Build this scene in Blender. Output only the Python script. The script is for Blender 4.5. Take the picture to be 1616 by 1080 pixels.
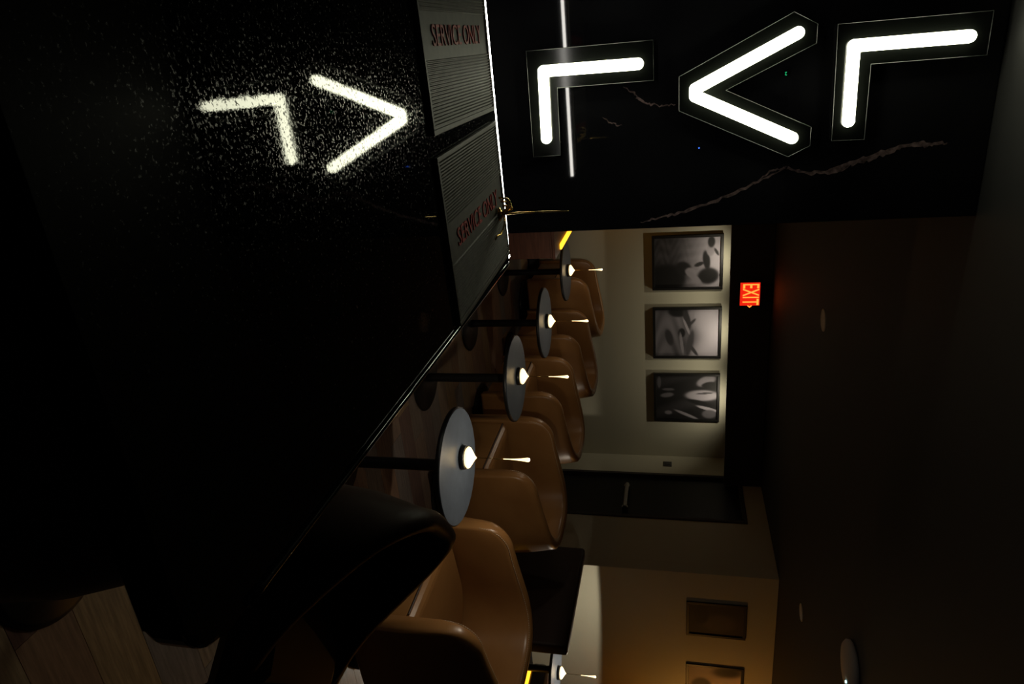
import bpy, bmesh, math, random
from mathutils import Vector, Matrix
PI = math.pi
S = bpy.context.scene
C = S.collection
for o in list(bpy.data.objects):
    bpy.data.objects.remove(o)
random.seed(7)

# ------------------------------------------------------------------ camera
# the photograph was taken with the camera turned on its side: image right is up in the room
EYE = Vector((0, 0, 1.47))
FPX, RISE, SIDE = 1080.0, 258.0, 468.0
pitch = math.atan(RISE / FPX)
yaw = math.atan(SIDE / math.hypot(FPX, RISE))
fw = Vector((math.sin(yaw) * math.cos(pitch), math.cos(yaw) * math.cos(pitch), -math.sin(pitch)))
rt = Vector((math.cos(yaw), -math.sin(yaw), 0))
up = rt.cross(fw)
cam_d = bpy.data.cameras.new('camera')
cam = bpy.data.objects.new('camera', cam_d)
C.objects.link(cam)
M = Matrix((up, -rt, -fw)).transposed().to_4x4()
M.translation = EYE
cam.matrix_world = M
cam_d.sensor_fit = 'HORIZONTAL'
cam_d.sensor_width = 36.0
cam_d.lens = FPX / 1616.0 * 36.0
cam_d.clip_start = 0.02
S.camera = cam

# ------------------------------------------------------------------ world, exposure
w = bpy.data.worlds.new('night')
S.world = w
w.use_nodes = True
w.node_tree.nodes['Background'].inputs[0].default_value = (0.55, 0.62, 0.8, 1)
w.node_tree.nodes['Background'].inputs[1].default_value = 0.0035
S.view_settings.view_transform = 'Standard'
S.view_settings.look = 'None'
S.view_settings.gamma = 1.0
S.view_settings.use_curve_mapping = False
S.view_settings.exposure = 0.0

LAMP_W = 4.2        # table lamps
WASH_W = 5.6        # picture wall washers
NEON = 11.0
LEDS = 20.0

# ------------------------------------------------------------------ materials
def mat(name, col=(0.5, 0.5, 0.5), rough=0.5, metal=0.0, spec=0.5, emit=None, es=0.0):
    m = bpy.data.materials.new(name)
    m.use_nodes = True
    b = m.node_tree.nodes['Principled BSDF']
    b.inputs['Base Color'].default_value = (*col, 1)
    b.inputs['Roughness'].default_value = rough
    b.inputs['Metallic'].default_value = metal
    b.inputs['Specular IOR Level'].default_value = spec
    if emit:
        b.inputs['Emission Color'].default_value = (*emit, 1)
        b.inputs['Emission Strength'].default_value = es
    return m

def nd(m, t, **kw):
    n = m.node_tree.nodes.new(t)
    for k, v in kw.items():
        setattr(n, k, v)
    return n

def lk(m, a, b):
    m.node_tree.links.new(a, b)

def bsdf(m):
    return m.node_tree.nodes['Principled BSDF']

def noise(m, scale, detail=4, rough=0.5, coord='Object', sc=None):
    tc = nd(m, 'ShaderNodeTexCoord')
    n = nd(m, 'ShaderNodeTexNoise')
    n.inputs['Scale'].default_value = scale
    n.inputs['Detail'].default_value = detail
    n.inputs['Roughness'].default_value = rough
    if sc:
        mp = nd(m, 'ShaderNodeMapping')
        mp.inputs['Scale'].default_value = sc
        lk(m, tc.outputs[coord], mp.inputs[0])
        lk(m, mp.outputs[0], n.inputs[0])
    else:
        lk(m, tc.outputs[coord], n.inputs[0])
    return n

def bump(m, n, strength, dist=0.01):
    b = nd(m, 'ShaderNodeBump')
    b.inputs['Strength'].default_value = strength
    b.inputs['Distance'].default_value = dist
    lk(m, n.outputs[0], b.inputs['Height'])
    lk(m, b.outputs[0], bsdf(m).inputs['Normal'])
    return b

def ramp(m, fac, stops):
    r = nd(m, 'ShaderNodeValToRGB')
    e = r.color_ramp.elements
    while len(e) < len(stops):
        e.new(0.5)
    for i, (p, c) in enumerate(stops):
        e[i].position = p
        e[i].color = (*c, 1)
    lk(m, fac, r.inputs[0])
    return r

MT = {}
# polished black marble
m = MT['marble'] = mat('black_marble', (0.005, 0.005, 0.006), 0.035, spec=0.5)
n = noise(m, 3.0, 6)
r = ramp(m, n.outputs[0], [(0.4, (0.004, 0.004, 0.005)), (0.75, (0.010, 0.010, 0.011))])
lk(m, r.outputs[0], bsdf(m).inputs['Base Color'])
MT['vein'] = mat('pink_marble_vein', (0.30, 0.21, 0.19), 0.05)
n = noise(MT['vein'], 60, 5)
r = ramp(MT['vein'], n.outputs[0], [(0.35, (0.05, 0.035, 0.033)), (0.65, (0.26, 0.18, 0.165))])
lk(MT['vein'], r.outputs[0], bsdf(MT['vein']).inputs['Base Color'])
# leathered black granite bar top: mirror-like facets with fine relief
m = MT['granite'] = mat('leathered_black_granite', (0.004, 0.004, 0.004), 0.10, spec=0.5)
n = noise(m, 260, 3, 0.6)
n2 = noise(m, 90, 4, 0.6)
mx = nd(m, 'ShaderNodeMath', operation='ADD')
lk(m, n.outputs[0], mx.inputs[0]); lk(m, n2.outputs[0], mx.inputs[1])
bp = nd(m, 'ShaderNodeBump')
bp.inputs['Strength'].default_value = 0.12
bp.inputs['Distance'].default_value = 0.00010
lk(m, mx.outputs[0], bp.inputs['Height'])
lk(m, bp.outputs[0], bsdf(m).inputs['Normal'])
rr = ramp(m, n.outputs[0], [(0.55, (0.012, 0.012, 0.012)), (0.70, (0.32, 0.32, 0.32))])
lk(m, rr.outputs[0], bsdf(m).inputs['Roughness'])
MT['lit_rim'] = mat('neon_lit_plate_rim', (0.045, 0.05, 0.045), 0.3)  # lighter colour stands in for neon light on the plate rims
MT['granite_edge'] = mat('polished_black_granite_edge', (0.004, 0.006, 0.006), 0.05, spec=0.9)
MT['black'] = mat('matte_black', (0.008, 0.008, 0.008), 0.6)
MT['gloss_black'] = mat('satin_black_acrylic', (0.003, 0.0035, 0.003), 0.13, spec=0.4)
MT['black_metal'] = mat('black_metal', (0.012, 0.012, 0.012), 0.4, metal=0.2)
MT['neon'] = mat('neon_tube', (0.9, 0.9, 0.8), 0.4, emit=(1.0, 1.0, 0.74), es=NEON)
MT['led'] = mat('white_led', (0.9, 0.9, 0.9), 0.4, emit=(1.0, 0.96, 0.88), es=LEDS)
MT['amber'] = mat('amber_led', (0.9, 0.6, 0.1), 0.4, emit=(1.0, 0.42, 0.02), es=2.6)
MT['rubber'] = mat('ribbed_rubber', (0.085, 0.085, 0.07), 0.55)
n = noise(MT['rubber'], 40, 4)
r = ramp(MT['rubber'], n.outputs[0], [(0.3, (0.07, 0.07, 0.058)), (0.75, (0.115, 0.11, 0.088))])
lk(MT['rubber'], r.outputs[0], bsdf(MT['rubber']).inputs['Base Color'])
MT['redprint'] = mat('red_letter_rubber', (0.55, 0.055, 0.05), 0.55)
m = MT['leather'] = mat('cognac_leather', (0.23, 0.095, 0.036), 0.33, spec=0.5)
n = noise(m, 5, 4)
r = ramp(m, n.outputs[0], [(0.3, (0.27, 0.125, 0.040)), (0.75, (0.36, 0.178, 0.060))])
lk(m, r.outputs[0], bsdf(m).inputs['Base Color'])
n = noise(m, 320, 2)
bump(m, n, 0.10, 0.002)
MT['dark_leather'] = mat('dark_brown_leather', (0.035, 0.016, 0.010), 0.55)
n = noise(MT['dark_leather'], 320, 2)
bump(MT['dark_leather'], n, 0.10, 0.002)
MT['thread'] = mat('pale_thread', (0.62, 0.50, 0.36), 0.8)
m = MT['tabletop'] = mat('slate_tabletop', (0.05, 0.055, 0.06), 0.36)
n = noise(m, 22, 5)
r = ramp(m, n.outputs[0], [(0.3, (0.056, 0.068, 0.088)), (0.75, (0.078, 0.094, 0.118))])
lk(m, r.outputs[0], bsdf(m).inputs['Base Color'])
MT['brass'] = mat('polished_brass', (0.80, 0.55, 0.18), 0.18, metal=1.0)
MT['lampglow'] = mat('lamp_tip_and_cone_glow', (0.9, 0.85, 0.7), 0.4, emit=(1.0, 0.70, 0.32), es=2.6)  # glow of the tip; on the cone it stands in for tip light
m = MT['wall'] = mat('cream_paint', (0.58, 0.565, 0.44), 0.8)
n = noise(m, 140, 3)
bump(m, n, 0.08, 0.002)
MT['darkpaint'] = mat('charcoal_paint', (0.055, 0.050, 0.046), 0.75)
m = MT['ceil'] = mat('dark_ceiling_paint', (0.030, 0.029, 0.028), 0.7)
MT['ceil_black'] = mat('black_ceiling_paint', (0.007, 0.007, 0.0065), 0.6)
m = MT['plank'] = mat('mixed_tone_wood_plank', (0.2, 0.12, 0.08), 0.42)
oi = nd(m, 'ShaderNodeObjectInfo')
r = ramp(m, oi.outputs['Random'], [(0.0, (0.115, 0.06, 0.045)), (0.2, (0.15, 0.135, 0.12)), (0.4, (0.20, 0.12, 0.075)),
                                  (0.6, (0.13, 0.115, 0.11)), (0.8, (0.24, 0.165, 0.085)), (1.0, (0.19, 0.10, 0.075))])
n = noise(m, 9, 6, 0.6, sc=(0.7, 9, 1))
mxn = nd(m, 'ShaderNodeMixRGB', blend_type='MULTIPLY')
mxn.inputs[0].default_value = 0.75
rg = ramp(m, n.outputs[0], [(0.3, (0.75, 0.70, 0.68)), (0.7, (2.1, 2.0, 1.95))])
lk(m, r.outputs[0], mxn.inputs[1]); lk(m, rg.outputs[0], mxn.inputs[2])
lk(m, mxn.outputs[0], bsdf(m).inputs['Base Color'])
MT['frame'] = mat('black_picture_frame', (0.008, 0.008, 0.008), 0.45)
m = MT['print'] = mat('photo_print', (0.5, 0.5, 0.5), 0.65)
at = nd(m, 'ShaderNodeAttribute', attribute_name='Col')
lk(m, at.outputs['Color'], bsdf(m).inputs['Base Color'])
MT['exit_letter'] = mat('exit_letter', (0.9, 0.1, 0.02), 0.5, emit=(1.0, 0.22, 0.03), es=2.2)
MT['exit_face'] = mat('exit_face', (0.25, 0.01, 0.0), 0.4, emit=(1.0, 0.02, 0.006), es=0.85)
MT['grey_plastic'] = mat('grey_plastic', (0.06, 0.06, 0.06), 0.5)
MT['white_plastic'] = mat('white_plastic', (0.75, 0.68, 0.60), 0.6)
MT['steel'] = mat('brushed_steel', (0.45, 0.42, 0.42), 0.35, metal=1.0)
MT['walnut'] = mat('reddish_brown_wood', (0.16, 0.055, 0.03), 0.5)
n = noise(MT['walnut'], 6, 5, sc=(1, 1, 9))
r = ramp(MT['walnut'], n.outputs[0], [(0.3, (0.11, 0.036, 0.02)), (0.7, (0.20, 0.075, 0.04))])
lk(MT['walnut'], r.outputs[0], bsdf(MT['walnut']).inputs['Base Color'])
MT['door'] = mat('dark_door_paint', (0.006, 0.006, 0.007), 0.5)
MT['green_reflection'] = mat('green_reflection', (0, 0.3, 0.1), 0.5, emit=(0.02, 0.6, 0.22), es=0.8)  # reflection in the marble, put in as emission
MT['blue_led_and_reflection'] = mat('blue_led_and_reflection', (0, 0.1, 0.5), 0.5, emit=(0.05, 0.16, 1.0), es=1.6)  # status light, and a marble reflection put in as emission
MT['white_led_dot'] = mat('white_led_dot', (0.5, 0.9, 0.9), 0.5, emit=(0.55, 0.95, 1.0), es=2.2)

# ------------------------------------------------------------------ builders
def obj(name, bm, material, parent=None, smooth=False, loc=None, rot=None):
    me = bpy.data.meshes.new(name)
    bmesh.ops.recalc_face_normals(bm, faces=bm.faces[:])
    bm.to_mesh(me)
    bm.free()
    me.materials.append(MT[material])
    if smooth:
        for p in me.polygons:
            p.use_smooth = True
    o = bpy.data.objects.new(name, me)
    C.objects.link(o)
    if parent:
        o.parent = parent
    if loc:
        o.location = loc
    if rot:
        o.rotation_euler = rot
    return o

def thing(name, label, cat, loc=(0, 0, 0), rz=0, group=None):
    o = bpy.data.objects.new(name, None)
    o.empty_display_size = 0.05
    C.objects.link(o)
    o.location = loc
    o.rotation_euler = (0, 0, rz)
    return tag(o, label, cat, group)

def tag(o, label, cat, group=None):
    o['label'] = label
    o['category'] = cat
    if group:
        o['group'] = group
    return o

def struct(o, label=None):
    o['kind'] = 'structure'
    if label:
        o['label'] = label
    return o

def dup(root, loc, rz, label, group=None):
    r_ = root.copy()
    C.objects.link(r_)
    r_.location = loc
    r_.rotation_euler = (0, 0, rz)
    r_['label'] = label
    if group:
        r_['group'] = group
    for ch in list(root.children):
        c = ch.copy(); C.objects.link(c); c.parent = r_
        for g in ch.children:
            d = g.copy(); C.objects.link(d); d.parent = c
    return r_

def box(x0, x1, y0, y1, z0, z1, bev=0.0, seg=2, bm=None):
    b = bmesh.new()
    bmesh.ops.create_cube(b, size=1)
    for v in b.verts:
        v.co = Vector(((x0 + x1) / 2 + v.co.x * (x1 - x0), (y0 + y1) / 2 + v.co.y * (y1 - y0), (z0 + z1) / 2 + v.co.z * (z1 - z0)))
    if bev:
        bmesh.ops.bevel(b, geom=b.edges[:], offset=bev, segments=seg, affect='EDGES', profile=0.5)
    if bm is None:
        return b
    join(bm, b)
    return bm

def join(a, b):
    me = bpy.data.meshes.new('tmp')
    b.to_mesh(me)
    b.free()
    a.from_mesh(me)
    bpy.data.meshes.remove(me)
    return a

def lathe(prof, n=48, cx=0, cy=0):
    b = bmesh.new()
    rings = []
    for (r_, z) in prof:
        if r_ < 1e-6:
            rings.append([b.verts.new((cx, cy, z))])
        else:
            rings.append([b.verts.new((cx + r_ * math.cos(2 * PI * i / n), cy + r_ * math.sin(2 * PI * i / n), z)) for i in range(n)])
    for A, B in zip(rings, rings[1:]):
        if len(A) == 1 and len(B) == 1:
            continue
        for i in range(n):
            j = (i + 1) % n
            if len(A) == 1:
                b.faces.new((A[0], B[i], B[j]))
            elif len(B) == 1:
                b.faces.new((A[i], A[j], B[0]))
            else:
                b.faces.new((A[i], A[j], B[j], B[i]))
    return b

def tube(pts, rad, n=10, caps=True, closed=False):
    """tube along a polyline; rad a number or one per point"""
    b = bmesh.new()
    pts = [Vector(p) for p in pts]
    N = len(pts)
    rads = rad if isinstance(rad, (list, tuple)) else [rad] * N
    rings = []
    prev = None
    for i, p in enumerate(pts):
        if closed:
            t = (pts[(i + 1) % N] - pts[i - 1]).normalized()
        elif i == 0:
            t = (pts[1] - p).normalized()
        elif i == N - 1:
            t = (p - pts[i - 1]).normalized()
        else:
            t = ((pts[i + 1] - p).normalized() + (p - pts[i - 1]).normalized()).normalized()
        if prev is None:
            a = Vector((0, 0, 1)) if abs(t.z) < 0.9 else Vector((1, 0, 0))
            x = t.cross(a).normalized()
        else:
            x = (prev - t * prev.dot(t)).normalized()
        prev = x
        y = t.cross(x)
        k = 1.0
        if 0 < i < N - 1:
            c = max(0.3, abs(t.dot((p - pts[i - 1]).normalized())))
            k = 1 / c if False else 1.0
        rings.append([b.verts.new(p + (x * math.cos(2 * PI * j / n) + y * math.sin(2 * PI * j / n)) * rads[i] * k) for j in range(n)])
    pairs = list(zip(rings, rings[1:]))
    if closed:
        pairs.append((rings[-1], rings[0]))
    for A, B in pairs:
        for j in range(n):
            k = (j + 1) % n
            b.faces.new((A[j], A[k], B[k], B[j]))
    if caps and not closed:
        b.faces.new(rings[0][::-1])
        b.faces.new(rings[-1])
    return b

def prism(poly, axis, a0, a1, bev=0.0):
    """extrude a 2D polygon: axis 'z' -> poly is (x,y); 'y' -> (x,z)"""
    b = bmesh.new()
    if axis == 'z':
        f = lambda p, a: (p[0], p[1], a)
    elif axis == 'y':
        f = lambda p, a: (p[0], a, p[1])
    else:
        f = lambda p, a: (a, p[0], p[1])
    A = [b.verts.new(f(p, a0)) for p in poly]
    B = [b.verts.new(f(p, a1)) for p in poly]
    n = len(poly)
    b.faces.new(A[::-1])
    b.faces.new(B)
    for i in range(n):
        j = (i + 1) % n
        b.faces.new((A[i], A[j], B[j], B[i]))
    if bev:
        bmesh.ops.bevel(b, geom=b.edges[:], offset=bev, segments=2, affect='EDGES', profile=0.5)
    return b

def text_mesh(body, size, extrude, material, name, parent, matrix, xscale=1.0):
    cu = bpy.data.curves.new('txt', 'FONT')
    cu.body = body
    cu.size = size
    cu.extrude = extrude
    cu.align_x = 'CENTER'
    cu.align_y = 'CENTER'
    cu.resolution_u = 3
    t = bpy.data.objects.new('txt', cu)
    C.objects.link(t)
    dg = bpy.context.evaluated_depsgraph_get()
    me = bpy.data.meshes.new_from_object(t.evaluated_get(dg))
    bpy.data.objects.remove(t)
    bpy.data.curves.remove(cu)
    for v in me.vertices:
        v.co.x *= xscale
    me.transform(matrix)
    me.name = name
    me.materials.clear()
    me.materials.append(MT[material])
    o = bpy.data.objects.new(name, me)
    C.objects.link(o)
    o.parent = parent
    return o

def spot(name, loc, direction, power, size_deg, blend, radius, col, parent=None):
    l = bpy.data.lights.new(name, 'SPOT')
    l.energy = power
    l.spot_size = math.radians(size_deg)
    l.spot_blend = blend
    l.shadow_soft_size = radius
    l.color = col
    o = bpy.data.objects.new(name, l)
    C.objects.link(o)
    o.location = loc
    o.rotation_euler = Vector(direction).to_track_quat('-Z', 'Y').to_euler()
    if parent:
        o.parent = parent
    return o

# ------------------------------------------------------------------ setting
CEIL = 2.317
YW = 2.20        # marble wall face
YF = 6.70        # picture wall face
XS = 4.20        # side wall with the door
YR = 4.84        # right-hand wall face

# floor: slab + planks running along X
fl = struct(obj('floor', box(-3.0, 8.0, -1.5, 8.0, -0.12, -0.004), 'black'), 'mixed tone wood plank floor of the lounge')
PWD, PLN = 0.155, 1.30
pb = box(-PLN / 2 + 0.0008, PLN / 2 - 0.0008, -PWD / 2 + 0.0008, PWD / 2 - 0.0008, -0.004, 0.0, 0.0)
p0 = None
row = 0
y = -0.2
while y < 6.62:
    off = random.uniform(0, PLN)
    x = 0.50 - off
    while x < 4.1:
        if x + PLN > 0.55 and not (y > YR and x > XS):
            if p0 is None:
                p0 = obj('plank', pb, 'plank', fl, loc=(x + PLN / 2, y + PWD / 2, 0))
            else:
                c = p0.copy(); C.objects.link(c); c.location = (x + PLN / 2, y + PWD / 2, 0); c.parent = fl
        x += PLN
    y += PWD
    row += 1

ce = struct(obj('ceiling', box(-3.0, 8.0, 2.68, 8.0, CEIL, CEIL + 0.1), 'ceil'), 'dark painted ceiling above the lounge')
cb = struct(obj('ceiling_bar', box(-3.0, 8.0, -1.5, 2.68, CEIL - 0.002, CEIL + 0.1), 'ceil_black'), 'black ceiling above the bar')

wm = struct(obj('wall_bar', box(-3.0, 0.532, YW, YW + 0.16, 0, CEIL - 0.003, 0.002), 'marble'), 'polished black marble wall behind the bar')
def vein(pts, wd, seed):
    rnd = random.Random(seed)
    P = []
    for (a, b_) in zip(pts, pts[1:]):
        for k in range(7):
            t = k / 7
            P.append((a[0] + (b_[0] - a[0]) * t + rnd.uniform(-1, 1) * 0.0035, a[1] + (b_[1] - a[1]) * t + rnd.uniform(-1, 1) * 0.003))
    P.append(pts[-1])
    b = bmesh.new()
    prev = None
    n_ = len(P)
    for i, p in enumerate(P):
        q0, q1 = P[max(0, i - 2)], P[min(n_ - 1, i + 2)]
        d = Vector((q1[0] - q0[0], q1[1] - q0[1])).normalized()
        nn = Vector((-d.y, d.x))
        ww = wd * (0.35 + 0.65 * math.sin(PI * (i + 0.5) / n_)) * rnd.uniform(0.45, 1.2) / 2
        A = b.verts.new((p[0] + nn.x * ww, YW - 0.0006, p[1] + nn.y * ww))
        B = b.verts.new((p[0] - nn.x * ww, YW - 0.0006, p[1] - nn.y * ww))
        if prev:
            b.faces.new((prev[0], A, B, prev[1]))
        prev = (A, B)
    return obj('marble_vein', b, 'vein', wm)
V1 = [(0.513, 1.359), (0.496, 1.429), (0.485, 1.497), (0.445, 1.61), (0.407, 1.701), (0.365, 1.789), (0.383, 1.852), (0.385, 1.913),
      (0.362, 1.962), (0.351, 2.012), (0.328, 2.076), (0.317, 2.123), (0.324, 2.173), (0.321, 2.212)]
vein(V1[:6], 0.010, 1)
vein(V1[5:], 0.020, 2)
vein([(0.411, 1.702), (0.37, 1.746), (0.366, 1.775), (0.36, 1.798)], 0.006, 3)
vein([(0.101, 1.321), (0.12, 1.348), (0.135, 1.363), (0.153, 1.389), (0.162, 1.431), (0.161, 1.47)], 0.007, 4)
vein([(0.181, 1.252), (0.202, 1.282), (0.212, 1.312)], 0.004, 5)
vein([(-0.3, 1.2), (-0.38, 1.42), (-0.36, 1.6), (-0.5, 1.85), (-0.55, 2.1)], 0.010, 6)

wf = struct(obj('wall_far', box(0.2, XS + 0.12, YF, YF + 0.12, 0, CEIL - 0.003), 'wall'), 'cream painted far wall with three photographs')
# side wall with a door opening
DY0, DY1, DZ = 5.60, 6.30, 2.09
wsd = struct(obj('wall_side', box(XS, XS + 0.12, DY1 + 0.04, YF - 0.001, 0, CEIL - 0.003), 'wall'), 'narrow cream wall beside the door')
for a in (box(XS, XS + 0.12, YR + 0.12, DY0 - 0.04, 0, CEIL - 0.003), box(XS, XS + 0.12, DY0 - 0.039, DY1 + 0.039, DZ + 0.04, CEIL - 0.003)):
    obj('wall_section', a, 'wall', wsd)
wr = struct(obj('wall_right', box(XS, 8.0, YR, YR + 0.119, 0, CEIL - 0.003), 'wall'), 'cream wall on the right with two dark photographs')
wlf = struct(obj('wall_left', box(0.08, 0.2, YW + 0.161, YF + 0.12, 0, CEIL - 0.003), 'darkpaint'), 'dark wall behind the bar wall')
bb = struct(obj('baseboard_far', box(0.2, XS - 0.001, YF - 0.018, YF - 0.0005, 0.001, 0.11, 0.003), 'darkpaint'))
bb2 = struct(obj('baseboard_right', box(XS + 0.001, 8.0, YR - 0.018, YR - 0.0005, 0.001, 0.11, 0.003), 'darkpaint'))
# valance that hides the wall washers
vz = 1.952
va = struct(obj('trim_1', box(0.21, XS - 0.001, YF - 0.52, YF - 0.45, vz, CEIL - 0.004, 0.003), 'darkpaint'), 'dark valance above the three photographs')

# door
d1 = struct(thing('door_1', 'dark closed door with a steel push bar in the side wall', 'door', (XS, 0, 0)))
del d1['category']
obj('door_leaf', box(0.03, 0.075, DY0, DY1, 0.012, DZ, 0.003), 'door', d1)
obj('push_bar', tube([(-0.03, DY0 + 0.08, 0.98), (-0.03, DY1 - 0.22, 0.98)], 0.022, 12), 'steel', d1)
for yy in (DY0 + 0.10, DY1 - 0.24):
    obj('push_bar_bracket', box(-0.03, 0.0305, yy - 0.02, yy + 0.02, 0.95, 1.01, 0.004), 'steel', d1)
obj('door_frame', box(-0.012, 0.10, DY0 - 0.038, DY0 - 0.002, 0.002, DZ + 0.038, 0.003), 'darkpaint', d1)
obj('door_frame', box(-0.012, 0.10, DY1 + 0.002, DY1 + 0.038, 0.002, DZ + 0.038, 0.003), 'darkpaint', d1)
obj('door_head', box(-0.012, 0.10, DY0 - 0.0015, DY1 + 0.0015, DZ + 0.002, DZ + 0.038, 0.003), 'darkpaint', d1)

# ------------------------------------------------------------------ bar
bar = thing('bar_counter', 'long black granite bar counter with glowing white edge strip', 'bar counter', (0, 0, 0))
CT = 1.07
XE, YN, YB = 0.460, 0.362, 1.600
def rounded(x0, x1, y0, y1, rr_):
    # only the right corners are rounded
    P = [(x0, y0)]
    for k in range(9):
        a = -PI / 2 + PI / 2 * k / 8
        P.append((x1 - rr_ + rr_ * math.cos(a), y0 + rr_ + rr_ * math.sin(a)))
    P.append((x1, y1)); P.append((x0, y1))
    return P
ctb = prism(rounded(-2.4, XE, YN, YB, 0.038), 'z', CT - 0.045, CT)
ed = [e for e in ctb.edges if abs(e.verts[0].co.z - e.verts[1].co.z) < 1e-5]
bmesh.ops.bevel(ctb, geom=ed, offset=0.007, segments=3, affect='EDGES', profile=0.5)
top = obj('countertop', ctb, 'granite', bar)
top.data.materials.append(MT['granite_edge'])
for p in top.data.polygons:
    if abs(p.normal.z) < 0.99:
        p.material_index = 1
bd = []
for i in range(40):
    bd.append((XE - 0.004, YN + 0.075 + (YB - 0.02 - YN - 0.075) * i / 39, CT + 0.0005))
obj('edge_bead', tube(bd, 0.0055, 14), 'granite_edge', bar, True)
obj('bar_body', box(-2.35, XE - 0.10, YN + 0.50, YB - 0.03, 0.10, CT - 0.046, 0.004), 'black', bar)
obj('bar_plinth', box(-2.3, XE - 0.16, YN + 0.52, YB - 0.10, 0.001, 0.099), 'black', bar)
obj('edge_light_strip', box(-2.4, XE - 0.01, YB + 0.0005, YB + 0.011, CT - 0.012, CT - 0.001, 0.002), 'led', bar)['label'] = 'white light strip along the bartender edge'
obj('foot_rail', tube([(-2.3, YN + 0.16, 0.18), (XE - 0.34, YN + 0.16, 0.18)], 0.02, 12), 'black_metal', bar)
for xx in (-1.8, -0.9, 0.0):
    obj('rail_bracket', tube([(xx, YN + 0.16, 0.18), (xx, YN + 0.51, 0.18)], 0.012, 8), 'black_metal', bar)

# bar mats
def bar_mat(cx, cy, rz, label):
    t = thing('bar_mat', label, 'bar mat', (cx, cy, CT + 0.0005), rz, 'rubber service mats on the bar')
    LX, LY, T = 0.430, 0.312, 0.008          # LX along the text
    # base slab
    obj('mat_base', box(-LX / 2, LX / 2, -LY / 2, LY / 2, 0, 0.005, 0.0015), 'rubber', t)
    rim = bmesh.new()
    for (a, b_, c_, d_) in ((-LX / 2, LX / 2, -LY / 2, -LY / 2 + 0.009), (-LX / 2, LX / 2, LY / 2 - 0.009, LY / 2),
                            (-LX / 2, -LX / 2 + 0.009, -LY / 2 + 0.0092, LY / 2 - 0.0092), (LX / 2 - 0.009, LX / 2, -LY / 2 + 0.0092, LY / 2 - 0.0092)):
        box(a, b_, c_, d_, 0.0045, T, 0.001, bm=rim)
    obj('mat_rim', rim, 'rubber', t)
    rb = bmesh.new()
    step = 0.0056
    k = -LY / 2 + 0.012
    while k < LY / 2 - 0.014:
        if not (-0.040 < k + step / 2 < 0.034):
            a0, a1 = k + 0.0006, k + step - 0.0010
            A = [rb.verts.new((s, yy, z)) for s in (-LX / 2 + 0.0095, LX / 2 - 0.0095) for (yy, z) in ((a0, 0.0049), ((a0 * 2 + a1) / 3, 0.0078), ((a0 + a1 * 2) / 3, 0.0078), (a1, 0.0049))]
            for i in range(3):
                rb.faces.new((A[i], A[i + 1], A[i + 5], A[i + 4]))
            rb.faces.new((A[0], A[3], A[2], A[1])); rb.faces.new(A[4:8])
        k += step
    ribs = obj('ribs', rb, 'rubber', t)
    ribs['kind'] = 'stuff'
    text_mesh('SERVICE ONLY', 0.049, 0.0009, 'redprint', 'lettering', t, Matrix.Translation((0.0, -0.003, 0.0062)), 0.98)['label'] = 'raised red capital letters'
    return t
# local x (reading direction) = +Y, local y (letter up) = -X
bar_mat(-0.056, 1.345, PI / 2 + math.radians(1.0), 'ribbed service mat on the bar, cut off by the picture edge')
bar_mat(0.285, 1.351, PI / 2 + math.radians(2.6), 'ribbed service mat at the bar end with the brass stand on it')

# brass stand on the second mat
bs = thing('brass_stand', 'small brass wire stand with a slim upright rod on the service mat', 'bar stand', (0.318, 1.505, CT + 0.0087))
bs.scale = (1.35, 1.35, 1.0)
obj('stand_base', lathe([(0, 0), (0.011, 0), (0.012, 0.002), (0.008, 0.006), (0.004, 0.010), (0, 0.010)], 20), 'brass', bs, True)
obj('rod', tube([(0, 0, 0.005), (-0.001, 0, 0.08), (0.0, 0, 0.160)], [0.0021, 0.0016, 0.0011], 8), 'brass', bs, True)
for k, (dx, dy) in enumerate(((-0.030, -0.022), (-0.022, -0.010), (-0.013, 0.002))):
    pts = []
    for i in range(13):
        t = i / 12
        pts.append((dx * math.sin(t * PI * 0.5) * 1.05, dy + (0 - dy) * (1 - t) - 0.006 * math.sin(t * PI), 0.004 + 0.030 * math.sin(t * PI * 0.93)))
    obj('prong', tube(pts, 0.0019, 8), 'brass', bs, True)
obj('hook', tube([(0.003, 0, 0.012), (0.014, -0.004, 0.013), (0.024, -0.012, 0.010), (0.030, -0.022, 0.007), (0.028, -0.036, 0.004), (0.032, -0.046, 0.0025)], 0.0018, 8), 'brass', bs, True)

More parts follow.
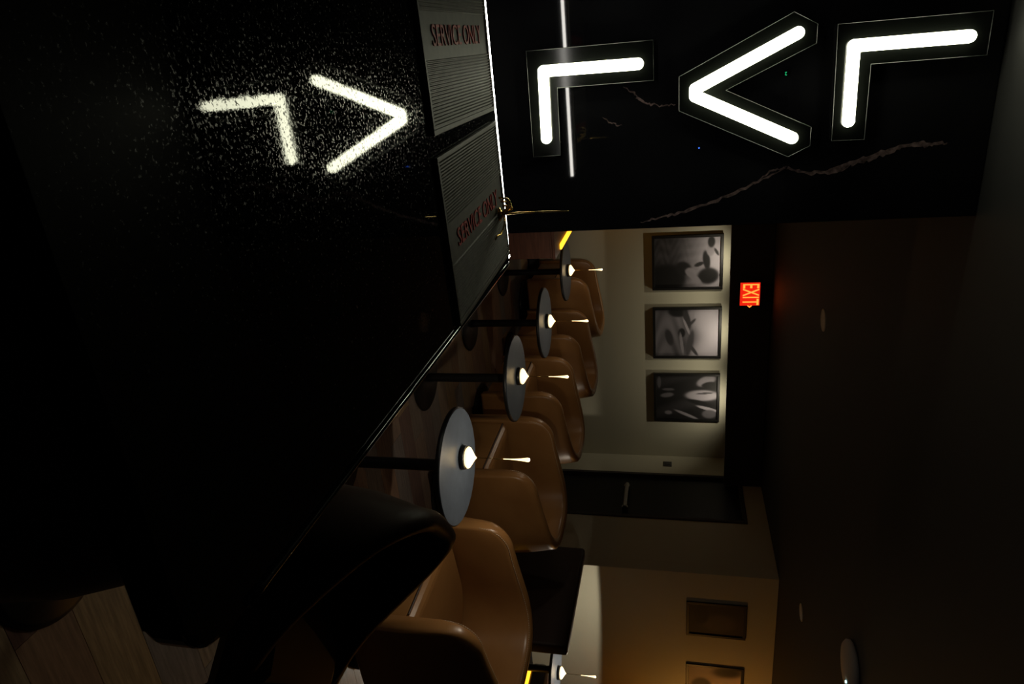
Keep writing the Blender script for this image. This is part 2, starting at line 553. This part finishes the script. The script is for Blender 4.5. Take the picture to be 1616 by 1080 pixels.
# ------------------------------------------------------------------ neon lights on the marble wall
def neon(name, label, tubepts, plate):
    t = thing(name, label, 'neon light', (plate[0][0], YW, plate[0][1]), 0, 'neon wall lights')
    ox, oz = plate[0]
    bm = prism([(p[0] - ox, p[1] - oz) for p in plate], 'y', -0.022, -0.006, 0.0012)
    obj('backing_plate', bm, 'gloss_black', t)
    obj('plate_lit_rim', tube([(p[0] - ox, -0.0222, p[1] - oz) for p in plate], 0.0011, 6, closed=True), 'lit_rim', t)  # pale line painted round the plate where the rim catches the neon
    cx = sum(p[0] for p in plate) / len(plate)
    for p in (plate[1], plate[4], plate[-1]):
        q = (p[0] * 0.85 + tubepts[1][0] * 0.15 - ox, p[1] * 0.85 + tubepts[1][1] * 0.15 - oz)
        obj('standoff', tube([(q[0], -0.0065, q[1]), (q[0], -0.0003, q[1])], 0.006, 10), 'steel', t)
    # capsule-ended tube, corner filled by a sphere
    r0 = 0.0165
    P = [Vector((p[0] - ox, -0.0225 - r0 * 0.55, p[1] - oz)) for p in tubepts]
    pts, rad = [], []
    d0 = (P[0] - P[1]).normalized()
    d1_ = (P[-1] - P[-2]).normalized()
    for k in range(6):
        a = PI / 2 * (1 - k / 5)
        pts.append(P[0] + d0 * r0 * math.sin(a)); rad.append(max(0.0006, r0 * math.cos(a)))
    nb = bmesh.new()
    seg = list(zip(P, P[1:]))
    for i, (a, b_) in enumerate(seg):
        join(nb, tube([a, b_], r0, 16, caps=True))
    for q in P:
        sp = bmesh.new()
        bmesh.ops.create_uvsphere(sp, u_segments=16, v_segments=10, radius=r0)
        for v in sp.verts:
            v.co += q
        join(nb, sp)
    for v in nb.verts:      # flattened against the plate
        v.co.y = -0.0225 + (v.co.y + 0.0225) * 0.62 if v.co.y > -0.0225 - r0 * 0.55 else v.co.y
        v.co.y = min(v.co.y, -0.0223)
    obj('glowing_tube', nb, 'neon', t, True)['label'] = 'white glowing tube'
    return t
neon('neon_light', 'L-shaped white neon light crossed by a thin light line, nearest the bar mats',
     [(0.039, 1.364), (0.035, 1.085), (0.229, 1.081)],
     [(-0.025, 1.036), (-0.021, 1.408), (0.088, 1.408), (0.086, 1.123), (0.284, 1.121), (0.284, 1.034)])
neon('neon_light', 'V-shaped white neon light between the two L-shaped ones',
     [(-0.002, 1.796), (0.121, 1.525), (0.140, 1.525), (0.276, 1.797)],
     [(0.084, 1.48), (-0.056, 1.784), (-0.020, 1.846), (0.029, 1.846), (0.1315, 1.611), (0.25, 1.848), (0.302, 1.848), (0.330, 1.790), (0.179, 1.48)])
neon('neon_light', 'L-shaped white neon light close to the ceiling, farthest from the bar mats',
     [(0.047, 2.217), (0.044, 1.940), (0.240, 1.943)],
     [(-0.014, 1.897), (-0.010, 2.268), (0.097, 2.268), (0.095, 1.989), (0.294, 1.991), (0.292, 1.905)])

# tiny reflections in the marble, put in as small glowing parts
ind = thing('digit_reflection', 'tiny green digit reflected in the marble wall, put in as a glowing part inside the V-shaped light', 'reflection', (0.101, YW, 1.774))
obj('digit_reflection_back', box(-0.007, 0.007, -0.003, -0.0005, -0.008, 0.008, 0.0006), 'gloss_black', ind)
text_mesh('2', 0.013, 0.0003, 'green_reflection', 'digit', ind, Matrix.Translation((0, -0.0035, 0)) @ Matrix.Rotation(PI / 2, 4, 'X') @ Matrix.Rotation(-PI / 2, 4, 'Z'))
ind2 = thing('dot_reflection', 'tiny blue reflection in the marble wall, put in as a glowing part beside the long vein', 'reflection', (0.291, YW, 1.539))
obj('dot_reflection_back', lathe([(0, 0), (0.005, 0), (0.005, 0.002), (0.003, 0.002), (0, 0.002)], 12), 'gloss_black', ind2, rot=(PI / 2, 0, 0), loc=(0, -0.0005, 0))
obj('dot_reflection_glow', lathe([(0.0022, 0.002), (0.002, 0.004), (0, 0.005)], 10), 'blue_led_and_reflection', ind2, rot=(PI / 2, 0, 0), loc=(0, -0.0005, 0))

# ------------------------------------------------------------------ tub chairs
def tub(width, depth, z0, h_front, h_back, rc, th, seat_z, nseg=64):
    """U-shaped upholstered shell, open to +X. returns (shell bm, seam points)"""
    hw = width / 2
    # centre line of the wall in plan, superellipse back
    L = depth - hw
    path = []
    xf = depth / 2
    ns = 12
    for i in range(ns):
        path.append((xf - (L) * i / ns, -(hw - th / 2)))
    na = 28
    for i in range(na + 1):
        a = -PI / 2 - PI * i / na
        ca, sa = math.cos(a), math.sin(a)
        e = 0.80
        x = (abs(ca) ** e) * (1 if ca > 0 else -1) * (hw - th / 2)
        y_ = (abs(sa) ** e) * (1 if sa > 0 else -1) * (hw - th / 2)
        path.append((xf - L + x, y_))
    for i in range(ns):
        path.append((xf - L + L * (i + 1) / ns, hw - th / 2))
    # refine the two fronts for the round corner
    def refine(P):
        Q = [P[0]]
        for a, b_ in zip(P, P[1:]):
            d = min(math.dist(a, path[0]), math.dist(a, path[-1]), math.dist(b_, path[0]), math.dist(b_, path[-1]))
            k = 3 if d < rc * 1.1 else 1
            for j in range(1, k + 1):
                Q.append((a[0] + (b_[0] - a[0]) * j / k, a[1] + (b_[1] - a[1]) * j / k))
        return Q
    P = refine(path)
    s = [0]
    for a, b_ in zip(P, P[1:]):
        s.append(s[-1] + math.dist(a, b_))
    T = s[-1]
    bm = bmesh.new()
    rings = []
    seam = []
    for i, p in enumerate(P):
        q0, q1 = P[max(0, i - 1)], P[min(len(P) - 1, i + 1)]
        d = Vector((q1[0] - q0[0], q1[1] - q0[1])).normalized()
        nrm = Vector((d.y, -d.x))           # outward
        t = min(s[i], T - s[i])
        u = min(1.0, t / (T * 0.42))
        hh = h_front + (h_back - h_front) * (u * u * (3 - 2 * u)) * 1.0 + 0.05 * u * 0
        if t < rc:
            hh = hh - rc + math.sqrt(max(0, rc * rc - (rc - t) ** 2))
        cap = 1.0
        o2 = th / 2
        lean = 0.035 * u
        # profile: (outward offset, z)
        pr = [(-0.030 + o2 * 0.2, z0), (o2 - 0.012, z0 + 0.012), (o2, z0 + 0.06), (o2 + lean * 0.45, (z0 + hh) / 2), (o2 + lean * 0.9, hh - 0.035),
              (o2 * 0.86 + lean, hh - 0.012), (o2 * 0.35 + lean, hh), (-o2 * 0.35 + lean, hh), (-o2 * 0.9 + lean, hh - 0.014), (-o2 + lean * 0.9, hh - 0.045),
              (-o2 - 0.006 + lean * 0.3, (seat_z + hh) / 2), (-o2 - 0.016, seat_z - 0.02), (-o2 - 0.01, z0 + 0.02)]
        rings.append([bm.verts.new((p[0] + nrm.x * o_, p[1] + nrm.y * o_, z)) for (o_, z) in pr])
        o_, z = pr[5]
        seam.append(Vector((p[0] + nrm.x * (o_ + 0.0015), p[1] + nrm.y * (o_ + 0.0015), z + 0.001)))
    m_ = len(rings[0])
    for A, B in zip(rings, rings[1:]):
        for j in range(m_):
            k = (j + 1) % m_
            bm.faces.new((A[j], A[k], B[k], B[j]))
    bm.faces.new(rings[0][::-1])
    bm.faces.new(rings[-1])
    return bm, seam

def stitches(seam, step=0.011, ln=0.006, r_=0.0011):
    b = bmesh.new()
    acc = 0
    for a, c in zip(seam, seam[1:]):
        d = c - a
        L_ = d.length
        if L_ < 1e-6:
            continue
        t = d / L_
        pos = acc
        while pos < L_:
            p = a + t * pos
            x = t.cross(Vector((0, 0, 1)))
            if x.length < 0.05:
                x = Vector((1, 0, 0))
            x.normalize()
            y_ = t.cross(x)
            V = []
            for e in (0, ln):
                for (sx, sy) in ((-1, -1), (1, -1), (1, 1), (-1, 1)):
                    V.append(b.verts.new(p + t * e + x * sx * r_ + y_ * sy * r_))
            for f in ((0, 1, 5, 4), (1, 2, 6, 5), (2, 3, 7, 6), (3, 0, 4, 7), (3, 2, 1, 0), (4, 5, 6, 7)):
                b.faces.new([V[i] for i in f])
            pos += step
        acc = pos - L_
    return b

def cushion(x0, x1, y0, y1, z0, z1, r_):
    b = box(x0, x1, y0, y1, z0, z1, r_, 4)
    return b

def make_chair(loc, rz, label):
    t = thing('lounge_chair', label, 'armchair', loc, rz, 'cognac leather tub chairs')
    W, D = 0.68, 0.70
    shell, seam = tub(W, D, 0.12, 0.690, 0.775, 0.13, 0.066, 0.40)
    sh = obj('shell', shell, 'leather', t, True)
    st = obj('stitching', stitches(seam), 'thread', sh)
    st['kind'] = 'stuff'
    # seat cushion: rounded front, fills the U
    b = bmesh.new()
    pts = []
    hw = W / 2 - 0.075
    n_ = 24
    poly = [(D / 2 - 0.015, -hw), ]
    for i in range(n_ + 1):
        a = -PI / 2 - PI * i / n_
        poly.append((D / 2 - (D - W / 2) + math.cos(a) * hw * 1.0, math.sin(a) * hw))
    poly.append((D / 2 - 0.015, hw))
    b = prism(poly, 'z', 0.15, 0.41)
    ed_ = [e for e in b.edges if e.verts[0].co.z > 0.40 and e.verts[1].co.z > 0.40]
    bmesh.ops.bevel(b, geom=ed_, offset=0.05, segments=4, affect='EDGES', profile=0.5)
    obj('seat', b, 'leather', t)
    pr = bmesh.new()
    join(pr, tube([(D / 2 - 0.012, -hw + 0.01, 0.375), (D / 2 - 0.012, hw - 0.01, 0.375)], 0.004, 6))
    obj('piping', pr, 'dark_leather', t)
    obj('base', lathe([(0, 0.001), (0.235, 0.001), (0.24, 0.012), (0.22, 0.03), (0.10, 0.05), (0.08, 0.135), (0, 0.135)], 40), 'black_metal', t, True)
    return t
chs = [((2.430, 2.325, 0), PI + math.radians(4), 'nearest cognac leather tub chair, its inside lit orange by the closest table lamp'),
       ((2.515, 3.53, 0), PI + math.radians(1), 'cognac leather tub chair directly behind the closest slate table'),
       ((2.515, 4.51, 0), PI, 'brown leather tub chair behind the second slate table from the bar'),
       ((2.500, 5.54, 0), PI, 'orange-lit leather tub chair behind the third slate table, in front of the farthest chair'),
       ((2.240, 6.30, 0), PI, 'farthest dark leather tub chair against the photograph wall')]
ch0 = make_chair(*chs[0])
for c in chs[1:]:
    dup(ch0, c[0], c[1], c[2])

# ------------------------------------------------------------------ round tables with lamps
def make_table(loc, label):
    t = thing('cocktail_table', label, 'table', loc, 0, 'small round slate tables')
    obj('tabletop', lathe([(0, 0.548), (0.246, 0.548), (0.250, 0.552), (0.250, 0.566), (0.247, 0.57), (0, 0.57)], 72), 'tabletop', t)
    obj('edge_band', lathe([(0.2505, 0.550), (0.2525, 0.551), (0.2525, 0.566), (0.2505, 0.567)], 72), 'black_metal', t, True)
    obj('pedestal', lathe([(0, 0.02), (0.028, 0.02), (0.026, 0.06), (0.026, 0.50), (0.045, 0.54), (0.11, 0.5475), (0, 0.5475)], 28), 'black_metal', t, True)
    obj('table_base', lathe([(0, 0.001), (0.20, 0.001), (0.203, 0.006), (0.19, 0.014), (0.03, 0.021), (0, 0.021)], 48), 'black_metal', t, True)
    return t
tbs = [((1.572, 2.365, 0), 'closest round slate cocktail table, largest in view'),
       ((1.705, 3.500, 0), 'second round slate cocktail table from the bar'),
       ((1.740, 4.480, 0), 'third round slate cocktail table from the bar'),
       ((1.690, 5.560, 0), 'farthest round slate cocktail table below the photographs'),
       ((4.405, 3.860, 0), 'round table by the right-hand wall at the picture edge')]
tb0 = make_table(*tbs[0])
for c in tbs[1:]:
    dup(tb0, c[0], 0, c[1])

def make_lamp(loc, label):
    t = thing('table_lamp', label, 'lamp', loc, 0, 'slim rechargeable table lamps')
    obj('lamp_base', lathe([(0, 0.0), (0.052, 0.0), (0.053, 0.002), (0.053, 0.018), (0.048, 0.021), (0, 0.021)], 36), 'black_metal', t, True)
    obj('tip_lit_cone', lathe([(0, 0.0215), (0.040, 0.0215), (0.047, 0.028), (0.044, 0.035), (0.030, 0.045), (0.014, 0.055), (0.005, 0.062), (0.003, 0.066), (0, 0.066)], 36), 'lampglow', t, True)['label'] = 'warm cone on the black base, tip light put in as its glow'  # light falling from the tip is put in as the cone's emission
    obj('stem', lathe([(0.0022, 0.064), (0.0016, 0.10), (0.0016, 0.205), (0, 0.205)], 10), 'brass', t, True)
    obj('glowing_tip', lathe([(0.0017, 0.185), (0.0019, 0.21), (0.0030, 0.235), (0.0052, 0.262), (0.0080, 0.283), (0.0092, 0.290), (0.0080, 0.297), (0.004, 0.3), (0, 0.3)], 14), 'lampglow', t, True)['label'] = 'drop-shaped glowing tip'
    return t
lps = [((1.561, 2.417, 0.5705), 'slim glowing lamp on the closest slate table'),
       ((1.704, 3.526, 0.5705), 'slim glowing lamp on the second slate table from the bar'),
       ((1.735, 4.501, 0.5705), 'slim glowing lamp on the third slate table from the bar'),
       ((1.687, 5.576, 0.5705), 'slim glowing lamp on the farthest slate table'),
       ((4.455, 3.884, 0.5705), 'slim glowing lamp on the table by the right-hand wall')]
lp0 = make_lamp(*lps[0])
lamps = [lp0] + [dup(lp0, c[0], 0, c[1]) for c in lps[1:]]
for i, l in enumerate(lamps):
    spot('lamp_light', (0, 0, 0.298), (0, 0, -1), LAMP_W * (2.7, 0.5, 0.85, 0.65, 7.5)[i], 174, 0.06, 0.012, (1.0, 0.88, 0.70), l)

# ------------------------------------------------------------------ bar stools
def make_stool(loc, rz, label):
    t = thing('bar_stool', label, 'bar stool', loc, rz, 'dark leather bar stools')
    shell, seam = tub(0.42, 0.42, 0.655, 0.72, 0.985, 0.06, 0.05, 0.70)
    sh = obj('shell', shell, 'dark_leather', t, True)
    hw = 0.155
    poly = [(0.20, -hw)] + [(0.0 + math.cos(-PI / 2 - PI * i / 20) * hw, math.sin(-PI / 2 - PI * i / 20) * hw) for i in range(21)] + [(0.20, hw)]
    b = prism(poly, 'z', 0.665, 0.73)
    ed_ = [e for e in b.edges if e.verts[0].co.z > 0.71 and e.verts[1].co.z > 0.71]
    bmesh.ops.bevel(b, geom=ed_, offset=0.025, segments=3, affect='EDGES', profile=0.5)
    obj('seat', b, 'dark_leather', t)
    obj('column', lathe([(0, 0.02), (0.024, 0.02), (0.022, 0.3), (0.018, 0.31), (0.018, 0.63), (0.09, 0.645), (0.09, 0.664), (0, 0.664)], 24), 'black_metal', t, True)
    obj('stool_base', lathe([(0, 0.001), (0.15, 0.001), (0.152, 0.006), (0.135, 0.014), (0.03, 0.024), (0, 0.024)], 40), 'black_metal', t, True)
    return t
st0 = make_stool((1.01, 1.03, 0), math.radians(-50), 'dark leather bar stool turned away from the bar end')
st1 = dup(st0, (0.33, 0.600, 0), math.radians(86), 'dark bar stool tucked under the near corner of the bar')

# ------------------------------------------------------------------ photographs
def picture(cx, cz, wd, ht, yface, label, fn, dep=0.034, bw=0.026, group='framed black and white photographs'):
    t = thing('framed_photo', label, 'picture', (cx, yface, cz - ht / 2), 0, group)
    for nm, (a, b_, c_, d_) in (('frame_side', (-wd / 2, -wd / 2 + bw, 0, ht)), ('frame_side', (wd / 2 - bw, wd / 2, 0, ht)),
                                ('frame_rail', (-wd / 2 + bw, wd / 2 - bw, 0, bw)), ('frame_rail', (-wd / 2 + bw, wd / 2 - bw, ht - bw, ht))):
        obj(nm, box(a, b_, -dep, -0.001, c_, d_, 0.002), 'frame', t)
    NX, NZ = 60, 80
    iw, ih = wd - 2 * bw, ht - 2 * bw
    vs, fs, cols = [], [], []
    for j in range(NZ + 1):
        for i in range(NX + 1):
            a, b_ = i / NX, j / NZ
            vs.append((-iw / 2 + iw * a, -dep * 0.45, bw + ih * b_))
            cols.append(fn(a, b_))
    for j in range(NZ):
        for i in range(NX):
            k = j * (NX + 1) + i
            fs.append((k, k + 1, k + NX + 2, k + NX + 1))
    me = bpy.data.meshes.new('photo_print')
    me.from_pydata(vs, [], fs)
    ca = me.color_attributes.new('Col', 'FLOAT_COLOR', 'POINT')
    for i, c in enumerate(cols):
        c = 0.85 * max(0.0, c) ** 1.35 if not isinstance(c, tuple) else c
        ca.data[i].color = (c * 0.93, c * 0.88, c * 1.0, 1) if not isinstance(c, tuple) else (*c, 1)
    me.materials.append(MT['print'])
    o = bpy.data.objects.new('photo_print', me)
    C.objects.link(o)
    o.parent = t
    return t

def blob(a, b, ca, cb, ra, rb, rot=0.0, soft=1.0):
    da, db = a - ca, b - cb
    c, s_ = math.cos(rot), math.sin(rot)
    x, y_ = (da * c + db * s_) / ra, (-da * s_ + db * c) / rb
    d = math.sqrt(x * x + y_ * y_)
    return 1 / (1 + math.exp(min(60.0, (d - 1) * 15 / soft)))

def mixv(v, t, k):
    return v + (t - v) * k

def art1(a, b):
    v = 0.10 + 0.62 * max(0, min(1, (b - 0.18) / 0.7)) ** 1.2
    v *= 0.90 + 0.10 * math.sin(a * 40 + b * 7) * (1 - b)
    v = mixv(v, 0.14, blob(a, b, 0.30, 0.16, 0.5, 0.20, 0, 3))
    v += 0.05 * math.sin(a * 23 + 3 * math.sin(b * 19)) * math.sin(b * 31 + a * 6) * (1 - b)
    v = mixv(v, 0.015, blob(a, b, 0.82, 0.18, 0.30, 0.30, 0.3))
    v = mixv(v, 0.03, blob(a, b, 0.62, 0.44, 0.14, 0.12, 0.4))
    v = mixv(v, 0.45, blob(a, b, 0.70, 0.56, 0.10, 0.08, 0.6))
    v = mixv(v, 0.02, blob(a, b, 0.78, 0.82, 0.17, 0.16, -0.4))
    v = mixv(v, 0.02, blob(a, b, 0.46, 0.79, 0.19, 0.055, 0.10))
    v = mixv(v, 0.50, blob(a, b, 0.26, 0.85, 0.12, 0.06, 0))
    v = mixv(v, 0.03, blob(a, b, 0.10, 0.86, 0.11, 0.055, 0))
    v = mixv(v, 0.06, blob(a, b, 0.30, 0.94, 0.08, 0.022, 0.4))
    v = mixv(v, 0.05, blob(a, b, 0.54, 0.68, 0.04, 0.08, 0.5))
    v = mixv(v, 0.42, blob(a, b, 0.80, 0.60, 0.18, 0.05, 0.7))
    return v

def art2(a, b):
    v = 0.22 + 0.10 * math.sin(b * 5 + a * 2)
    v = mixv(v, 0.72, 1 / (1 + math.exp(-(b - 0.60 + 0.06 * math.sin(a * 8)) * 18)))
    v += 0.06 * math.sin(a * 11 + 5 * math.sin(b * 9)) * (1 if b < 0.62 else 0)
    v = mixv(v, 0.02, blob(a, b, 0.04, 0.36, 0.12, 0.15))
    v = mixv(v, 0.12, blob(a, b, 0.86, 0.60, 0.16, 0.03, 0.5))
    v = mixv(v, 0.13, blob(a, b, 0.28, 0.58, 0.10, 0.025, -0.6))
    v = mixv(v, 0.10, blob(a, b, 0.20, 0.50, 0.22, 0.05, 0.2))
    v = mixv(v, 0.02, blob(a, b, 0.50, 0.42, 0.10, 0.055))
    v = mixv(v, 0.55, blob(a, b, 0.38, 0.50, 0.20, 0.02, 0.3))
    v = mixv(v, 0.14, blob(a, b, 0.72, 0.55, 0.28, 0.05, -0.15))
    v = mixv(v, 0.40, blob(a, b, 0.74, 0.42, 0.25, 0.025, 0.1))
    v = mixv(v, 0.10, blob(a, b, 0.60, 0.22, 0.18, 0.06, 0.2))
    return v

def art3(a, b):
    v = 0.03 + 0.05 * max(0, math.sin(a * 9 + b * 4))
    v = mixv(v, 0.50, blob(a, b, 0.12, 0.82, 0.10, 0.17, 0.6))
    v = mixv(v, 0.02, blob(a, b, 0.20, 0.86, 0.06, 0.12, 0.3))
    v = mixv(v, 0.62, blob(a, b, 0.45, 0.76, 0.12, 0.27, 0))
    v = mixv(v, 0.16, blob(a, b, 0.40, 0.80, 0.02, 0.14, 0.1))
    v = mixv(v, 0.02, blob(a, b, 0.62, 0.72, 0.05, 0.22, -0.3))
    v = mixv(v, 0.60, blob(a, b, 0.76, 0.86, 0.035, 0.20, -0.35))
    v = mixv(v, 0.45, blob(a, b, 0.90, 0.50, 0.03, 0.22, -0.5))
    v = mixv(v, 0.24, blob(a, b, 0.88, 0.88, 0.10, 0.12))
    v = mixv(v, 0.28, blob(a, b, 0.45, 0.18, 0.05, 0.11, 0.2))
    v = mixv(v, 0.22, blob(a, b, 0.32, 0.20, 0.03, 0.10))
    v = mixv(v, 0.34, blob(a, b, 0.86, 0.20, 0.045, 0.06))
    v = mixv(v, 0.22, blob(a, b, 0.15, 0.05, 0.14, 0.03))
    return v

def art4(a, b):
    v = 0.05 + 0.08 * math.sin(a * 3) * b
    v = mixv(v, 0.30, blob(a, b, 0.60, 0.55, 0.28, 0.30, 0.2, 2))
    v = mixv(v, 0.02, blob(a, b, 0.35, 0.22, 0.3, 0.14))
    v *= 0.30
    return (v * 1.0, v * 0.75, v * 0.66)

def art5(a, b):
    v = 0.35 + 0.35 * b
    v = mixv(v, 0.03, blob(a, b, 0.12, 0.75, 0.20, 0.30, 0.2, 2))
    v = mixv(v, 0.05, blob(a, b, 0.70, 0.25, 0.3, 0.2))
    return (v, v * 0.8, v * 0.66)

k = YF / 6.5
pz0, pz1 = 1.47 + (-0.219) * k, 1.47 + 0.437 * k
for (x0, x1, lab, fn) in ((1.643 * k, 2.182 * k, 'framed black and white photograph of a leaning dark figure, beside the marble wall', art1),
                          (2.362 * k, 2.908 * k, 'middle framed photograph on the far wall, pale upper half', art2),
                          (3.079 * k, 3.628 * k, 'framed photograph with pale folds on black, nearest the door', art3)):
    picture((x0 + x1) / 2, (pz0 + pz1) / 2, x1 - x0, pz1 - pz0, YF, lab, fn)
k = YR / 4.5
for (x0, x1, lab, fn) in ((4.191 * k, 4.552 * k, 'small dark framed photograph on the right-hand wall, nearer the corner', art4),
                          (4.873 * k, 5.234 * k, 'small framed photograph on the right-hand wall at the picture edge', art5)):
    picture((x0 + x1) / 2, 1.47 + 0.323 * k, x1 - x0, 0.470 * k, YR, lab, fn, 0.014, 0.024)

# wall washers between the valance and the wall
for i, xx in enumerate((1.97, 2.715, 3.457)):
    t = thing('wall_washer', ['small wall washer above the photograph beside the marble wall', 'small wall washer above the middle photograph',
                              'small wall washer above the photograph nearest the door'][i], 'spotlight', (xx, YF - 0.34, 2.03), 0, 'wall washers behind the valance')
    obj('washer_body', lathe([(0, 0.0), (0.006, 0.0), (0.03, -0.0), (0.034, 0.004), (0.034, 0.05), (0.02, 0.06), (0, 0.06)], 24), 'black_metal', t, True)
    obj('washer_stem', lathe([(0, 0.0605), (0.006, 0.0605), (0.006, CEIL - 2.031), (0, CEIL - 2.031)], 10), 'black_metal', t)
    spot('washer_light', (0, 0, -0.012), (0, 0.75, -1), WASH_W, 140, 0.9, 0.012, (1.0, 0.88, 0.66), t)

# switch plate beside the door
sw = thing('wall_switch', 'small dark switch plate on the narrow wall beside the door', 'switch', (XS - 0.0005, 6.53, 1.385))
obj('switch_plate', box(-0.008, 0, -0.045, 0.045, -0.045, 0.045, 0.002), 'grey_plastic', sw)
obj('switch_rocker', box(-0.013, -0.0075, -0.018, 0.018, -0.028, 0.028, 0.002), 'grey_plastic', sw)

# ------------------------------------------------------------------ exit sign
ex = thing('exit_sign', 'glowing red EXIT sign with arrow hanging from the dark ceiling', 'exit sign', (2.115, 6.13, 2.030))
obj('housing', box(-0.122, 0.125, -0.022, 0.022, 0.0, 0.176, 0.004), 'black_metal', ex)
obj('sign_face', box(-0.112, 0.100, -0.026, -0.0225, 0.008, 0.168, 0.001), 'exit_face', ex)
text_mesh('EXIT', 0.200, 0.002, 'exit_letter', 'lettering', ex, Matrix.Translation((-0.006, -0.0285, 0.087)) @ Matrix.Rotation(PI / 2, 4, 'X'), 0.50)['label'] = 'glowing red EXIT letters'
obj('arrow', prism([(0.102, 0.066), (0.122, 0.088), (0.102, 0.110), (0.102, 0.098), (0.110, 0.088), (0.102, 0.078)], 'y', -0.028, -0.0225), 'exit_letter', ex)
for (a, b_, c_, d_) in ((-0.114, 0.101, 0.004, 0.010), (-0.114, 0.101, 0.166, 0.172), (-0.114, -0.108, 0.0105, 0.1655), (0.095, 0.101, 0.0105, 0.1655)):
    obj('face_border', box(a, b_, -0.0275, -0.0228, c_, d_), 'exit_face', ex)
obj('ceiling_mount', box(-0.08, 0.08, -0.018, 0.018, 0.1765, CEIL - 2.031, 0.003), 'black_metal', ex)

# ------------------------------------------------------------------ ceiling fittings
def downlight(loc, r_, label):
    t = thing('ceiling_fitting', label, 'ceiling light', loc, 0, 'unlit recessed ceiling lights')
    obj('trim_ring', lathe([(r_, 0), (r_, -0.004), (r_ * 0.86, -0.007), (r_ * 0.80, -0.004), (r_ * 0.80, -0.0005)], 36), 'white_plastic', t, True)
    obj('lens', lathe([(0, -0.003), (r_ * 0.79, -0.003), (r_ * 0.79, -0.0006), (0, -0.0006)], 36), 'white_plastic', t)
    return t
downlight((1.565, 4.045, CEIL), 0.068, 'small round ceiling fitting above the tables')
downlight((3.69, 3.94, CEIL), 0.060, 'small round ceiling fitting toward the right-hand wall')
ap = thing('ceiling_access_point', 'round pale ceiling device with white and blue status lights', 'ceiling device', (2.885, 2.745, CEIL))
obj('disc_body', lathe([(0.118, -0.0005), (0.125, -0.006), (0.125, -0.022), (0.112, -0.034), (0, -0.037), ], 48), 'white_plastic', ap, True)
obj('status_light', lathe([(0, -0.041), (0.007, -0.041), (0.007, -0.030), (0, -0.030)], 12), 'white_led_dot', ap, loc=(0.055, -0.045, 0))
obj('status_light', lathe([(0, -0.030), (0.006, -0.030), (0.006, -0.02), (0, -0.02)], 12), 'blue_led_and_reflection', ap, loc=(0.045, -0.118, 0))

# ------------------------------------------------------------------ cabinet, sofa, bench
cab = thing('low_cabinet', 'reddish brown low cabinet with an amber light line on its top edge', 'cabinet', (1.375, 4.86, 0))
obj('cabinet_body', box(-0.9, 0, 0, 1.70, 0.001, 0.585, 0.004), 'walnut', cab)
obj('cabinet_top', box(-0.91, 0.005, -0.01, 1.70, 0.586, 0.607, 0.003), 'walnut', cab)
obj('amber_light_strip', box(-0.055, -0.012, 0.20, 1.68, 0.6075, 0.622, 0.003), 'amber', cab)['label'] = 'glowing amber light strip'
for xx in (-0.62, -0.31):
    obj('cabinet_door', box(xx + 0.004, xx + 0.304, -0.018, -0.0005, 0.05, 0.57, 0.002), 'walnut', cab)

sf = thing('sofa', 'dark brown leather sofa seen from behind, before the brightly lit wall', 'sofa', (3.68, 3.43, 0))
def softbox(*a):
    return box(*a, 0.025, 4)
obj('sofa_back', softbox(0.0, 0.10, 0, 1.02, 0.10, 0.757), 'dark_leather', sf, True)
obj('sofa_seat', softbox(0.102, 0.48, 0.04, 1.00, 0.16, 0.40), 'dark_leather', sf, True)
for (xx, yy) in ((0.05, 0.05), (0.05, 0.97), (0.44, 0.09), (0.44, 0.95)):
    obj('leg', lathe([(0, 0.001), (0.018, 0.001), (0.022, 0.17 if xx > 0.2 else 0.115), (0, 0.17 if xx > 0.2 else 0.115)], 12, xx, yy), 'black_metal', sf, True)

bn = thing('upholstered_bench', 'dark upholstered bench with amber light under its seat at the picture edge', 'bench', (4.58, 2.6, 0))
obj('bench_base', box(0.05, 0.60, 0, 1.45, 0.001, 0.27, 0.003), 'black', bn)
obj('bench_seat', softbox(0.0, 0.60, -0.02, 1.47, 0.325, 0.45), 'dark_leather', bn, True)
obj('amber_light_strip', box(0.006, 0.030, 0.02, 1.44, 0.298, 0.322, 0.003), 'amber', bn)['label'] = 'glowing amber light strip'
obj('bench_rail', box(0.031, 0.60, 0, 1.45, 0.271, 0.324), 'black', bn)
obj('bench_back', softbox(0.605, 0.72, -0.02, 1.47, 0.30, 0.80), 'dark_leather', bn, True)

# amber floor lamp added past the picture edge for the glow on the wall
sc = thing('added_amber_lamp', 'added amber lamp past the picture edge, for the glow on the right-hand wall', 'lamp', (6.15, 4.25, 0))
obj('lamp_foot', lathe([(0, 0.001), (0.14, 0.001), (0.142, 0.008), (0.12, 0.018), (0.015, 0.024), (0, 0.024)], 32), 'black_metal', sc, True)
obj('lamp_pole', lathe([(0, 0.02), (0.010, 0.02), (0.010, 1.50), (0, 1.50)], 12), 'brass', sc, True)
obj('lamp_shade', lathe([(0.12, 1.42), (0.09, 1.66), (0.086, 1.66), (0.116, 1.42)], 32), 'amber', sc, True)
pl = bpy.data.lights.new('added_amber_light', 'POINT')  # added light, its real source is unseen
pl.energy = 8.0
pl.color = (1.0, 0.42, 0.09)
pl.shadow_soft_size = 0.05
plo = bpy.data.objects.new('added_amber_light', pl)
C.objects.link(plo)
plo.location = (0, 0, 1.72)
plo.parent = sc
